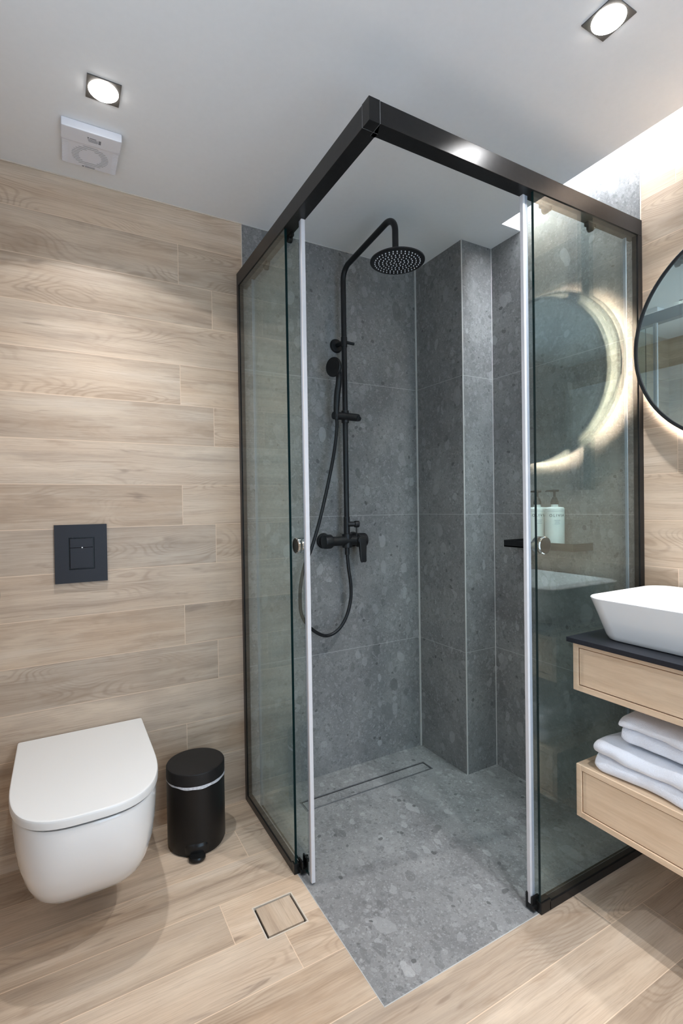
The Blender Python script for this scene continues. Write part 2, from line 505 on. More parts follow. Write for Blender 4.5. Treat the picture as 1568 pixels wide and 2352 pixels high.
# floor: wood planks around the terrazzo shower tray corner
XS, YS = -0.8802, -0.9766
bm = bmesh.new()
DR = (-1.054, -0.928, -0.667, -0.540)
box(bm, XL, XS, DR[3], 0, -0.1, 0, 0, 0)
box(bm, XL, DR[0], DR[2], DR[3], -0.1, 0, 0, 0)
box(bm, DR[1], XS, DR[2], DR[3], -0.1, 0, 0, 0)
box(bm, XL, XS, YK, DR[2], -0.1, 0, 0, 0)
box(bm, XS, XB, YK, YS, -0.1, 0, 0, 0)
LD = (-0.715, -0.095, -0.203, -0.133)
box(bm, XS, XB, LD[3], 0, -0.1, 0, 0, 1)
box(bm, XS, LD[0], LD[2], LD[3], -0.1, 0, 0, 1)
box(bm, LD[1], XB, LD[2], LD[3], -0.1, 0, 0, 1)
box(bm, XS, XB, YS, LD[2], -0.1, 0, 0, 1)
box(bm, XL, XB, YK, 0, -0.14, -0.05, 0, 1)
struct('floor', bm, ['wood_floor', 'stone_floor'])
# ceiling with the daylight slot along the right wall
XK, YSL = 0.066, -0.487
HT = H + 0.30
bm = bmesh.new()
box(bm, XL - 0.1, XK, YK - 0.1, 0.1, H, HT)
box(bm, XK, XB, YSL, 0.1, H, HT)
box(bm, XL - 0.1, XB + 0.12, YK - 0.1, 0.1, HT, HT + 0.05)
struct('ceiling', bm, 'paint')
struct('window_1', B(XK, XB, YK, YSL - 0.10, HT - 0.03, HT - 0.005), 'sky_pane')
# corner beads and tile trims
struct('trim_1', B(-0.006, 0.0, -0.006, 0, 0, H), 'grout')
struct('trim_2', B(PX - 0.0012, PX + 0.003, PY - 0.0012, PY + 0.003, 0, H), 'grout')
struct('trim_3', B(XB - 0.0025, XB, PY - 0.0025, PY, 0, H), 'grout')
struct('trim_4', B(XW - 0.0015, XW + 0.0015, -0.0012, 0, 0, H), 'pale_grout')
struct('trim_5', B(XB - 0.0012, XB, YW - 0.0015, YW + 0.0015, 0, H + 0.4), 'pale_grout')
struct('trim_6', B(XL, XW, -0.003, 0, H - 0.004, H), 'pale_grout')
struct('trim_7', B(XW, PX, -0.003, 0, H - 0.003, H), 'grout')
bm = B(XS - 0.001, XS + 0.001, YS, -0.47, 0, 0.0006)
box(bm, XS - 0.001, -0.31, YS - 0.001, YS + 0.001, 0, 0.0006)
struct('trim_8', bm, 'grout')
# white panel door in the left wall, only glimpsed in the mirror and the glass
bm = bmesh.new()
d0, d1 = -2.62, -1.85
box(bm, XL, XL + 0.02, d0, d1, 0.01, 2.03, 0.002)
for a, b, c, e in ((d0 + 0.12, d1 - 0.12, 0.2, 0.95), (d0 + 0.12, d1 - 0.12, 1.1, 1.9)):
    box(bm, XL + 0.02, XL + 0.026, a, b, c, e, 0.004)
for (a, b, c, e) in ((d0 - 0.08, d0, 0, 2.11), (d1, d1 + 0.08, 0, 2.11), (d0, d1, 2.03, 2.11)):
    box(bm, XL, XL + 0.035, a, b, c, e, 0.003)
struct('door_1', bm, 'door_paint', 30)
bm = bmesh.new()  # unseen window with a glowing pane, added as side fill for the vanity
w0, w1, wz0, wz1 = -1.62, -0.82, 0.95, 2.0
for (a, b, c, e) in ((w0 - 0.06, w0, wz0 - 0.06, wz1 + 0.06), (w1, w1 + 0.06, wz0 - 0.06, wz1 + 0.06), (w0, w1, wz1, wz1 + 0.06), (w0, w1, wz0 - 0.06, wz0)):
    box(bm, XL, XL + 0.03, a, b, c, e, 0, 0)
box(bm, XL + 0.004, XL + 0.012, w0, w1, wz0, wz1, 0, 1)
struct('fill_window', bm, ['door_paint', 'side_fill'])

# ------------------------------------------------------------------ ceiling spots
def spot(cx, cy, label, tilt=(0, 0)):
    t = thing('ceiling_spotlight', label, 'spotlight', (cx, cy, H), 'square recessed ceiling spots')
    h = 0.0415
    bm = bmesh.new()
    n = 40
    ro = []
    for i in range(n):
        a = 2 * PI * i / n; c, s = math.cos(a), math.sin(a)
        k = h / max(abs(c), abs(s)); ro.append((cx + c * k, cy + s * k))
    ri = [(cx + 0.0375 * math.cos(2 * PI * i / n), cy + 0.0375 * math.sin(2 * PI * i / n)) for i in range(n)]
    loft(bm, [[(x, y, H) for x, y in ro], [(x, y, H - 0.003) for x, y in ro], [(x, y, H - 0.003) for x, y in ri], [(x, y, H) for x, y in ri]], False, False)
    obj('trim_plate', bm, 'spot_frame', t)
    bm = bmesh.new()
    lathe(bm, [(0.0375, 0.0), (0.0372, 0.004), (0.034, 0.007), (0.02, 0.0095), (0, 0.0105)], (cx, cy, H - 0.0005), (tilt[0], tilt[1], -1), 40)
    obj('lens', bm, 'lens', t)
    for pw, ang, bl in ((SPOT_W, 100, 0.75), (SPOT_WIDE_W, 122, 0.10)):
        ld = bpy.data.lights.new('spot_lamp', 'SPOT')
        ld.energy = pw; ld.spot_size = math.radians(ang); ld.spot_blend = bl; ld.shadow_soft_size = 0.018
        ld.color = (0.97, 0.985, 1.0)
        lo = bpy.data.objects.new('spot_lamp', ld); C.objects.link(lo)
        lo.parent = t; lo.location = (0, 0, -0.03)
    return t
spot(-1.397, -0.446, 'lit square ceiling spotlight above the toilet, next to the fan')
spot(-0.375, -1.225, 'lit square ceiling spotlight at the top right, above the washbasin vanity')
t = spot(-0.60, -1.80, 'square ceiling spotlight added for fill light, overhead in the middle of the room, out of the picture')  # unseen spot, added to light the middle of the room
t = spot(-0.375, -2.05, 'square ceiling spotlight added for fill light, farther along the vanity, behind the photographer')  # second added spot, out of view, more light along the vanity

# ------------------------------------------------------------------ extractor fan
fx0, fx1, fy0, fy1 = -1.4985, -1.336, -0.297, -0.112
t = thing('extractor_fan', 'white square extractor fan on the ceiling with a round slatted grille', 'extractor fan', ((fx0 + fx1) / 2, (fy0 + fy1) / 2, H))
fm = fy0 + 0.062
bm = B(fx0, fx1, fy0, fm, H - 0.026, H, 0.004)
obj('cover', bm, 'fan', t)
bm = bmesh.new()
box(bm, fx0 + 0.002, fx1 - 0.002, fm, fy1, H - 0.020, H, 0.004)
cx, cy = (fx0 + fx1) / 2, (fm + fy1) / 2
obj('grille', bm, 'fan', t)
bm = bmesh.new()
for k in range(15):
    yy = fm + 0.008 + k * (fy1 - fm - 0.014) / 14
    dy = (yy - cy) / 0.050
    for s in (-1, 1):
        # slots around the round centre
        ro = 0.052 * math.sqrt(max(0, 1 - dy * dy)); ri = 0.032 ** 2 - (yy - cy) ** 2
        ri = math.sqrt(ri) if ri > 0 else 0
        if ro - ri > 0.004:
            box(bm, *sorted((cx + s * ri, cx + s * ro)), yy - 0.0011, yy + 0.0011, H - 0.0206, H - 0.019)
obj('grille_slots', bm, 'fan_slot', t)
bm = bmesh.new()
for k in range(15):
    yy = fm + 0.008 + k * (fy1 - fm - 0.014) / 14
    for s in (-1, 1):
        box(bm, *sorted((cx + s * 0.062, cx + s * 0.077)), yy - 0.0006, yy + 0.0006, H - 0.0205, H - 0.019)
obj('side_slots', bm, 'fan', t)['kind'] = 'stuff'
bm = bmesh.new()
sx, sy = cx - 0.012, fy0 + 0.024
box(bm, sx, sx + 0.004, sy - 0.003, sy + 0.002, H - 0.0266, H - 0.0255)
box(bm, sx + 0.006, sx + 0.024, sy - 0.0015, sy + 0.0015, H - 0.0266, H - 0.0255)
for k in range(4):
    box(bm, sx + 0.001 + 0.001 * k, sx + 0.030 - 0.002 * (k % 2), sy + 0.005 + k * 0.0035, sy + 0.0062 + k * 0.0035, H - 0.0264, H - 0.0255)
box(bm, sx + 0.031, sx + 0.037, sy + 0.001, sy + 0.017, H - 0.0266, H - 0.0255)
obj('rating_sticker', bm, 'sticker', t)
bm = bmesh.new()
lathe(bm, [(0, 0), (0.003, 0), (0.003, 0.0012), (0, 0.0012)], (cx - 0.018, fy1 - 0.007, H - 0.0207), (0, 0, 1), 12)
box(bm, cx - 0.012, cx + 0.016, fy1 - 0.0085, fy1 - 0.0055, H - 0.0206, H - 0.0195)
obj('badge', bm, 'sticker', t)

# ------------------------------------------------------------------ shower enclosure
t = thing('shower_enclosure', 'black framed square glass shower enclosure with two sliding doors standing open at the corner', 'shower enclosure', (XG, YG, 0))
RW = 0.042
ZR0, ZR1 = 2.054, 2.107
CJ = 0.030
obj('top_rail', B(XG, XG + RW, YG + CJ, 0, ZR0, ZR1, 0.0015), 'rail', t)
obj('top_rail', B(XG + CJ, XB, YG, YG + RW, ZR0, ZR1, 0.0015), 'rail', t)
bm = bmesh.new()
loft(bm, [[(XG, YG, z), (XG + CJ - .0008, YG, z), (XG + CJ - .0008, YG + RW, z), (XG + RW, YG + RW, z), (XG + RW, YG + CJ - .0008, z), (XG, YG + CJ - .0008, z)] for z in (ZR0 - 0.0006, ZR1 + 0.0004)])
obj('corner_joint', bm, 'rail', t)
for (a, b, c, d) in ((XG - 0.0004, XG + RW + 0.0004, YG + CJ - 0.0009, YG + CJ + 0.0001), (XG + CJ - 0.0009, XG + CJ + 0.0001, YG - 0.0004, YG + RW + 0.0004)):
    obj('joint_seam', B(a, b, c, d, ZR0 - 0.0008, ZR1 + 0.0005), 'steel', t, 0)
obj('wall_profile', B(XG, XG + 0.02, -0.024, 0, 0, ZR0, 0.001), 'rail', t)
obj('wall_profile', B(XB - 0.024, XB, YG, YG + 0.02, 0, ZR0, 0.001), 'rail', t)
obj('bottom_track', B(XG, XG + 0.022, -0.468, -0.024, 0, 0.026, 0.0015), 'rail', t)
obj('bottom_track', B(-0.311, XB - 0.024, YG, YG + 0.022, 0, 0.026, 0.0015), 'rail', t)

def pane(axis, c, th, a0, a1, z0, z1, name, parent):
    """flat sheet of glass; axis 0: normal along x"""
    bm = bmesh.new()
    if axis == 0: box(bm, c - th / 2, c + th / 2, a0, a1, z0, z1)
    else: box(bm, a0, a1, c - th / 2, c + th / 2, z0, z1)
    bmesh.ops.recalc_face_normals(bm, faces=bm.faces[:])
    for f in bm.faces:
        f.normal_update()
        f.material_index = 0 if abs(f.normal[axis]) > 0.5 else 1
    return obj(name, bm, ['glass', 'glass_edge'], parent, 0)

pane(0, XG + 0.007, 0.008, -0.482, -0.012, 0.012, ZR0 + 0.006, 'fixed_pane', t)
pane(1, YG + 0.007, 0.008, -0.345, XB - 0.012, 0.012, ZR0 + 0.006, 'fixed_pane', t)

def door(axis, c, lead, trail, s):
    """sliding pane with its strips, knob and rollers; s = direction from the leading edge inwards"""
    d = pane(axis, c, 0.007, min(lead, trail), max(lead, trail), 0.016, ZR0 + 0.008, 'sliding_door', t)
    def bx(a0, a1, n0, n1, z0, z1, bev=0.001):
        a0, a1 = sorted((a0, a1)); n0, n1 = sorted((n0, n1))
        return B(n0, n1, a0, a1, z0, z1, bev) if axis == 0 else B(a0, a1, n0, n1, z0, z1, bev)
    obj('edge_seal', bx(lead - s * 0.012, lead - s * 0.003, c - 0.0065, c + 0.0065, 0.008, ZR0 + 0.004, 0.002), 'seal', d)
    obj('seal_clip', bx(lead - s * 0.003, lead + s * 0.007, c - 0.0058, c + 0.0058, 0.008, ZR0 + 0.004, 0.001), 'seal_grey', d)
    obj('edge_seal', bx(trail - s * 0.002, trail + s * 0.004, c - 0.005, c + 0.005, 0.016, ZR0, 0.0015), 'seal_grey', d)
    k = lead + s * 0.063
    zk = 1.052
    bm = bmesh.new()
    for o in (-1, 1):
        p = (c + o * 0.0035, k, zk) if axis == 0 else (k, c + o * 0.0035, zk)
        ax = (o, 0, 0) if axis == 0 else (0, o, 0)
        L = 0.0065 if o < 0 else 0.018
        lathe(bm, [(0.0, 0), (0.026, 0), (0.026, L * .8), (0.0235, L)], p, ax, 40, 1)
        lathe(bm, [(0.0235, L), (0.020, L * .8), (0.012, L * .55), (0, L * .5)], p, ax, 40, 0)
    obj('knob', bm, ['plastic_black', 'chrome'], d)
    for q in (0.09, 0.30):
        a = lead + s * q
        bm = bmesh.new()
        p = (c - 0.007, a, ZR0 - 0.014) if axis == 0 else (a, c - 0.007, ZR0 - 0.014)
        p2 = (c + 0.007, a, ZR0 - 0.014) if axis == 0 else (a, c + 0.007, ZR0 - 0.014)
        cyl(bm, p, p2, 0.011, None, 24, 0, 0.002)
        b2 = bx(a - 0.022, a + 0.022, c - 0.0065, c + 0.0065, ZR0 - 0.012, ZR0 + 0.01, 0.002)
        tmp = bpy.data.meshes.new('x'); b2.to_mesh(tmp); b2.free(); bm.from_mesh(tmp); bpy.data.meshes.remove(tmp)
        obj('roller', bm, 'plastic_black', d)
    return d
door(0, XG + 0.034, -0.543, -0.098, 1)
door(1, YG + 0.034, -0.347, 0.134, 1)
# corner guides at the free ends of the fixed panes
bm = B(XG, XG + 0.020, -0.484, -0.462, 0, 0.034, 0.002)
box(bm, XG + 0.015, XG + 0.041, -0.500, -0.470, 0.006, 0.020, 0.002)
box(bm, XG + 0.0365, XG + 0.043, -0.502, -0.468, 0.004, 0.050, 0.003)
box(bm, XG + 0.020, XG + 0.0265, -0.500, -0.470, 0.004, 0.044, 0.003)
cyl(bm, (XG + 0.0365, -0.485, 0.040), (XG + 0.048, -0.485, 0.040), 0.011, None, 20)
obj('door_guide', bm, 'plastic_black', t)
bm = B(-0.347, -0.305, YG, YG + 0.020, 0, 0.034, 0.002)
box(bm, -0.362, -0.325, YG + 0.015, YG + 0.041, 0.004, 0.020, 0.002)
box(bm, -0.364, -0.330, YG + 0.0365, YG + 0.043, 0.004, 0.050, 0.003)
box(bm, -0.362, -0.332, YG + 0.020, YG + 0.0265, 0.004, 0.044, 0.003)
obj('door_guide', bm, 'plastic_black', t)

# ------------------------------------------------------------------ shower column on the back wall
RX, RY = -0.440, -0.066
t = thing('shower_column', 'black shower column with round rain head, hand shower and mixer on the stone wall', 'shower', (RX, 0, 1.02))
pts = bend([(RX, RY, 1.03), (RX, RY, 2.195), (RX, -0.452, 2.235), (RX, -0.452, 2.085)], 0.055, 10)
bm = bmesh.new(); tube(bm, pts, 0.0115, 24)
cyl(bm, (RX, RY, 1.86), (RX, RY, 1.905), 0.0135, None, 24, 0, 0.002)
cyl(bm, (RX, RY, 1.04), (RX, RY, 1.13), 0.0135, None, 24, 0, 0.002)
obj('riser_pipe', bm, 'black', t)
bm = bmesh.new()
cyl(bm, (RX - 0.004, 0, 1.884), (RX - 0.004, -0.012, 1.884), 0.031, 0.027, 36, 0, 0.003)
cyl(bm, (RX - 0.004, -0.01, 1.884), (RX - 0.002, RY, 1.884), 0.0095, None, 20)
cyl(bm, (RX, RY, 1.884), (RX + 0.048, RY - 0.003, 1.881), 0.007, 0.006, 20, 0, 0.001)
obj('wall_bracket', bm, 'black', t)
hc = Vector((-0.432, -0.452, 2.062))
bm = bmesh.new()
lathe(bm, [(0, 0), (0.097, 0), (0.0995, 0.002), (0.0995, 0.006), (0.095, 0.009), (0.03, 0.014), (0.017, 0.018), (0.0155, 0.034), (0, 0.034)], hc, (0, 0, 1), 64)
hd = obj('rain_head', bm, 'black', t)
bm = bmesh.new()
for rr_, cnt in ((0.012, 6), (0.026, 12), (0.040, 18), (0.054, 24), (0.068, 30), (0.082, 36)):
    for i in range(cnt):
        a = 2 * PI * i / cnt + rr_ * 20
        p = hc + Vector((rr_ * math.cos(a), rr_ * math.sin(a), 0))
        cyl(bm, p, p + Vector((0, 0, -0.003)), 0.0022, 0.0016, 8)
nz = obj('nozzles', bm, 'nozzle', hd); nz['kind'] = 'stuff'
# sliding holder
bm = bmesh.new()
cyl(bm, (-0.505, -0.078, 1.5615), (-0.376, -0.070, 1.5615), 0.0165, None, 28, 0, 0.003)
cyl(bm, (RX, RY, 1.535), (RX, RY, 1.588), 0.0165, None, 28, 0, 0.002)
cyl(bm, (-0.385, -0.066, 1.5615), (-0.385, -0.092, 1.553), 0.011, None, 20, 0, 0.002)
obj('slide_holder', bm, 'black', t)
# hand shower: curved handle and shallow oval head
hp = catmull([(-0.492, -0.082, 1.545), (-0.492, -0.084, 1.60), (-0.489, -0.088, 1.655), (-0.486, -0.096, 1.695), (-0.492, -0.108, 1.73), (-0.506, -0.118, 1.752)], 8)
rad = [0.0105 + 0.003 * math.sin(PI * min(1, i / 30)) + 0.007 * (i / len(hp)) ** 4 for i in range(len(hp))]
bm = bmesh.new(); tube(bm, hp, rad, 20)
hs = Vector((-0.519, -0.122, 1.752)); axn = Vector((-0.80, -0.28, -0.05)).normalized()
lathe(bm, [(0, -0.024), (0.012, -0.023), (0.026, -0.016), (0.036, -0.005), (0.0405, 0.004), (0.0405, 0.009), (0.038, 0.012), (0, 0.012)], hs, axn, 40)
obj('hand_shower', bm, 'black', t)
hose = [(-0.490, -0.08, 1.55), (-0.493, -0.085, 1.50), (-0.514, -0.09, 1.385), (-0.552, -0.09, 1.23), (-0.588, -0.085, 1.095), (-0.624, -0.08, 0.989), (-0.647, -0.076, 0.94), (-0.663, -0.07, 0.868), (-0.669, -0.07, 0.806), (-0.661, -0.066, 0.731), (-0.621, -0.063, 0.67), (-0.555, -0.062, 0.628), (-0.496, -0.062, 0.639), (-0.451, -0.064, 0.691), (-0.427, -0.066, 0.766), (-0.426, -0.068, 0.834), (-0.436, -0.068, 0.907), (RX, RY, 0.97), (RX, RY, 1.0)]
bm = bmesh.new(); tube(bm, catmull(hose, 8), 0.0072, 14)
cyl(bm, (RX, RY, 0.965), (RX, RY, 1.01), 0.0105, None, 20, 0, 0.001)
obj('hose', bm, 'black', t)
ZM = 1.026
bm = bmesh.new()
cyl(bm, (-0.545, -0.068, ZM), (-0.365, -0.068, ZM), 0.0205, None, 32, 0, 0.003)
for xx in (-0.522, -0.372):
    cyl(bm, (xx, 0, ZM), (xx, -0.014, ZM), 0.034, 0.031, 36, 0, 0.003)
    cyl(bm, (xx, -0.01, ZM), (xx, -0.07, ZM), 0.017, None, 24)
cyl(bm, (-0.555, -0.068, ZM), (-0.518, -0.068, ZM), 0.0305, None, 36, 0, 0.006)
cyl(bm, (RX, RY, ZM - 0.03), (RX, RY, ZM + 0.03), 0.0215, None, 28, 0, 0.002)
mx = obj('mixer', bm, 'black', t)
bm = bmesh.new()
cyl(bm, (-0.392, -0.068, ZM), (-0.348, -0.068, ZM), 0.031, None, 36, 0, 0.006)
loft(bm, [rrect(-0.382 + dx, -0.096 - dy, hx, hy, 0.004, z, 4) for dx, dy, hx, hy, z in ((0, 0, 0.017, 0.007, ZM + 0.005), (0, 0.004, 0.0175, 0.008, ZM - 0.02), (0.0, 0.006, 0.016, 0.006, ZM - 0.06), (0.001, 0.008, 0.0145, 0.0055, ZM - 0.088), (0.001, 0.008, 0.012, 0.004, ZM - 0.094))])
cyl(bm, (-0.382, -0.07, ZM), (-0.382, -0.100, ZM), 0.02, None, 28, 0, 0.003)
obj('lever', bm, 'black', mx)
bm = bmesh.new()
cyl(bm, (RX, RY - 0.008, 1.098), (-0.412, RY - 0.020, 1.098), 0.011, None, 24, 0, 0.002)
cyl(bm, (-0.414, RY - 0.020, 1.098), (-0.393, RY - 0.024, 1.097), 0.0145, None, 28, 0, 0.003)
cyl(bm, (-0.404, RY - 0.022, 1.095), (-0.404, RY - 0.022, 1.045), 0.003, None, 12)
obj('diverter_knob', bm, 'black', mx)

# ------------------------------------------------------------------ wall shelf and bottles
t = thing('shower_shelf', 'small black metal shelf on the stone wall in the shower', 'shelf', (XB, -0.64, 1.0))
bm = B(0.062, XB, -0.80, -0.482, 1.0, 1.006, 0.001)
obj('tray', bm, 'black', t)
bm = bmesh.new()
box(bm, 0.062, 0.0655, -0.80, -0.482, 1.0, 1.028, 0.001)
box(bm, 0.062, XB, -0.4855, -0.482, 1.0, 1.028, 0.001)
box(bm, 0.062, XB, -0.80, -0.7965, 1.0, 1.028, 0.001)
obj('rim', bm, 'black', t)

def text_bm(s, size, origin, right, up, depth=0.0004, bold=0.0):
    cu = bpy.data.curves.new('t', 'FONT')
    cu.body = s; cu.size = size; cu.align_x = 'CENTER'; cu.extrude = depth; cu.offset = bold; cu.space_character = 1.35
    o = bpy.data.objects.new('t', cu); C.objects.link(o)
    bpy.context.view_layer.update()
    me = bpy.data.meshes.new_from_object(o.evaluated_get(bpy.context.evaluated_depsgraph_get()))
    bm = bmesh.new(); bm.from_mesh(me)
    bpy.data.objects.remove(o); bpy.data.curves.remove(cu); bpy.data.meshes.remove(me)
    return bm

def bottle(y, label):
    x, z0, R, Hh = 0.116, 1.0062, 0.0345, 0.153
    t = thing('pump_bottle', label, 'bottle', (x, y, z0), 'toiletry bottles on the shower shelf')
    bm = bmesh.new()
    lathe(bm, [(0, 0), (R - 0.002, 0), (R, 0.003), (R, Hh - 0.004), (R - 0.004, Hh), (0.014, Hh + 0.002), (0.0125, Hh + 0.004), (0.0125, Hh + 0.012), (0, Hh + 0.012)], (x, y, z0), (0, 0, 1), 48)
    b = obj('bottle_body', bm, 'bottle', t)
    zz = z0 + Hh + 0.011
    bm = bmesh.new()
    lathe(bm, [(0, 0), (0.0155, 0), (0.0155, 0.010), (0.011, 0.020), (0.0075, 0.028), (0.005, 0.029), (0.005, 0.050), (0, 0.050)], (x, y, zz), (0, 0, 1), 28)
    d = Vector((-0.35, 0.94, 0)).normalized()
    c0 = Vector((x, y, zz + 0.052))
    tube(bm, [c0 - d * 0.016, c0 + d * 0.006, c0 + d * 0.030, c0 + d * 0.033 + Vector((0, 0, -0.003))], [0.004, 0.005, 0.003, 0.0024], 14)
    obj('pump', bm, 'pump', t)
    # lettering wrapped round the bottle, facing the room
    face = math.atan2(-0.80, -0.60)
    bm = text_bm('OLIVIA', 0.0145, None, None, None)
    for v in bm.verts:
        a = face + v.co.x / R
        rr = R + 0.0003 + v.co.z
        v.co = Vector((x + rr * math.cos(a), y + rr * math.sin(a), z0 + 0.118 + v.co.y))
    obj('lettering', bm, 'ink', t, 0)
    def band(w, zl, hgt, nm):
        bm = bmesh.new()
        rr = R + 0.0004
        vs = []
        for k in range(25):
            a = face - w + 2 * w * k / 24
            vs.append([bm.verts.new((x + rr * math.cos(a), y + rr * math.sin(a), z0 + zl + h)) for h in (0, hgt)])
        for p, q in zip(vs, vs[1:]):
            bm.faces.new((p[0], q[0], q[1], p[1]))
        obj(nm, bm, 'rule', t, 0)
    band(1.1, 0.139, 0.0012, 'printed_rule')
    band(1.1, 0.012, 0.0012, 'printed_rule')
    for w, zl in ((0.30, 0.104), (0.22, 0.0975), (0.27, 0.091)):
        band(w, zl, 0.0015, 'small_print')
bottle(-0.684, 'white pump bottle on the shower shelf, the right one of the two')
bottle(-0.605, 'white pump bottle on the shower shelf, the left one behind the glass door edge')

# ------------------------------------------------------------------ drains
t = thing('shower_channel_drain', 'long tile-filled channel drain in the shower floor along the stone wall', 'drain', ((LD[0] + LD[1]) / 2, (LD[2] + LD[3]) / 2, 0))
bm = bmesh.new()
a0, a1, b0, b1 = LD
w = 0.006
for (p, q, r, s) in ((a0, a1, b0, b0 + w), (a0, a1, b1 - w, b1), (a0, a0 + w, b0 + w, b1 - w), (a1 - w, a1, b0 + w, b1 - w)):
    box(bm, p, q, r, s, -0.02, 0.0012)
obj('steel_frame', bm, 'steel', t, 0)
obj('tile_insert', B(a0 + 0.0095, a1 - 0.0095, b0 + 0.0095, b1 - 0.0095, -0.02, 0.0), 'stone_floor', t, 0)
obj('gutter', B(a0 + w, a1 - w, b0 + w, b1 - w, -0.03, -0.012), 'black', t, 0)
t = thing('floor_drain', 'square wood-tile floor drain cover with a dark slot border beside the shower', 'drain', (-0.991, -0.603, 0))
a0, a1, b0, b1 = DR
obj('grout_border', box(box(box(B(a0, a1, b0, b0 + .004, -0.02, 0.0003), a0, a1, b1 - .004, b1, -0.02, 0.0003), a0, a0 + .004, b0 + .004, b1 - .004, -0.02, 0.0003), a1 - .004, a1, b0 + .004, b1 - .004, -0.02, 0.0003), 'pale_grout', t, 0)
obj('slot', B(a0 + .004, a1 - .004, b0 + .004, b1 - .004, -0.03, -0.008), 'black', t, 0)
bm = B(a0 + .010, a1 - .010, b0 + .010, b1 - .010, -0.02, 0.0002)
tm = planks('drain_cover_wood', 1, 0, 1, -1.12, 0.5, [0.33], 0, 0)
M['drain_wood'] = tm
obj('tile_cover', bm, 'drain_wood', t, 0)

# ------------------------------------------------------------------ toilet
TX = -1.4675
def dshape(w, d, yc, n, z, y0=-0.0, steps=36):
    out = [(TX + w, y0, z), (TX + w, y0 - (yc * 0.5), z)]
    for i in range(steps + 1):
        a = PI * i / steps
        c, s = math.cos(a), math.sin(a)
        out.append((TX + w * math.copysign(abs(c) ** (2 / n), c), -(yc + (d - yc) * abs(s) ** (2 / n)), z))
    out += [(TX - w, y0 - (yc * 0.5), z), (TX - w, y0, z)]
    return out
t = thing('wall_hung_toilet', 'white wall-hung toilet with its lid closed, on the wood-look wall', 'toilet', (TX, 0, 0.09))
lev = [(0.386, 0.182, 0.538), (0.378, 0.1845, 0.541), (0.34, 0.184, 0.540), (0.30, 0.181, 0.535), (0.25, 0.174, 0.521), (0.20, 0.163, 0.494), (0.16, 0.150, 0.462), (0.125, 0.134, 0.420), (0.105, 0.120, 0.388), (0.095, 0.108, 0.368), (0.091, 0.09, 0.34)]
bm = bmesh.new()
loft(bm, [dshape(w, d, 0.26 * d / 0.54, 3.0 + 1.0 * min(1, max(0, (0.32 - z) / 0.2)), z) for z, w, d in lev])
obj('bowl', bm, 'ceramic', t, 50)
bm = bmesh.new()
loft(bm, [dshape(0.179, 0.535, 0.26, 3.0, z, -0.012) for z in (0.385, 0.398)])
obj('seat_gap_band', bm, 'gap', t)
bm = bmesh.new()
loft(bm, [dshape(w, d, 0.26, 3.0, z, -0.010) for w, d, z in ((0.188, 0.546, 0.3945), (0.190, 0.549, 0.397), (0.1905, 0.550, 0.412), (0.1885, 0.548, 0.4175), (0.184, 0.543, 0.4195))])
obj('lid', bm, 'lid', t, 35)

# flush plate
t = thing('flush_plate', 'black square flush plate on the wood-look wall above the toilet', 'flush plate', (-1.46, 0, 1.03))
x0, x1, z0, z1 = -1.541, -1.380, 0.928, 1.1265
u0, u1, v0, v1 = -1.499, -1.420, 0.973, 1.083
bm = bmesh.new()
for (a, b, c, d) in ((x0, u0, z0, z1), (u1, x1, z0, z1), (u0, u1, z0, v0), (u0, u1, v1, z1)):
    box(bm, a, b, -0.011, 0, c, d)
obj('plate', bm, 'plate', t, 0)
obj('back_box', B(u0, u1, -0.003, 0, v0, v1), 'plastic_black', t, 0)
obj('button', B(u0 + 0.004, u1 - 0.004, -0.013, 0, v0 + 0.004, 1.047, 0.0015), 'plate', t)
obj('button', B(u0 + 0.004, u1 - 0.004, -0.013, 0, 1.0478, v1 - 0.004, 0.0015), 'plate', t)
bm = bmesh.new(); lathe(bm, [(0, 0), (0.0022, 0), (0.0018, 0.0008), (0, 0.001)], (-1.458, -0.0128, 1.0475), (0, -1, 0), 12)
obj('indicator', bm, 'whitedot', t)

# toilet paper holder at the left edge of the picture
t = thing('paper_holder', 'black toilet paper holder at the left edge of the picture', 'paper holder', (-1.78, 0, 0.92))
bm = bmesh.new()
cyl(bm, (-1.80, 0, 0.955), (-1.80, -0.01, 0.955), 0.026, None, 32, 0, 0.002)
tube(bm, bend([(-1.80, -0.005, 0.955), (-1.80, -0.075, 0.955), (-1.80, -0.075, 0.918), (-1.692, -0.075, 0.918)], 0.014, 6), 0.009, 18)
obj('arm', bm, 'black', t)
bm = bmesh.new(); cyl(bm, (-1.704, -0.075, 0.918), (-1.690, -0.075, 0.918), 0.019, None, 28, 0, 0.003)
obj('end_stop', bm, 'black', t)

# ------------------------------------------------------------------ pedal bin
bx_, by_, br = -1.1195, -0.146, 0.0985
t = thing('pedal_bin', 'black round pedal bin on the floor between the toilet and the shower', 'bin', (bx_, by_, 0))
bm = bmesh.new()
lathe(bm, [(0, 0.0), (br - 0.006, 0.0), (br - 0.003, 0.006), (br - 0.003, 0.012), (br, 0.014), (br, 0.236), (0, 0.236)], (bx_, by_, 0), (0, 0, 1), 72)
obj('body', bm, 'bin', t)
bm = bmesh.new()
n = 72
rings = [[], []]
for i in range(n):
    a = 2 * PI * i / n
    wob = 0.0012 * math.sin(3 * a + 1) + 0.0008 * math.sin(11 * a)
    drop = 0.004 + 0.0045 * max(0, math.cos(a + 0.9)) + wob
    for rg, z in ((0, 0.240), (1, 0.2375 - drop)):
        rings[rg].append((bx_ + (br + 0.0012 + wob * .4) * math.cos(a), by_ + (br + 0.0012 + wob * .4) * math.sin(a), z))
loft(bm, rings, False, False)
obj('liner', bm, 'liner', t)
bm = bmesh.new()
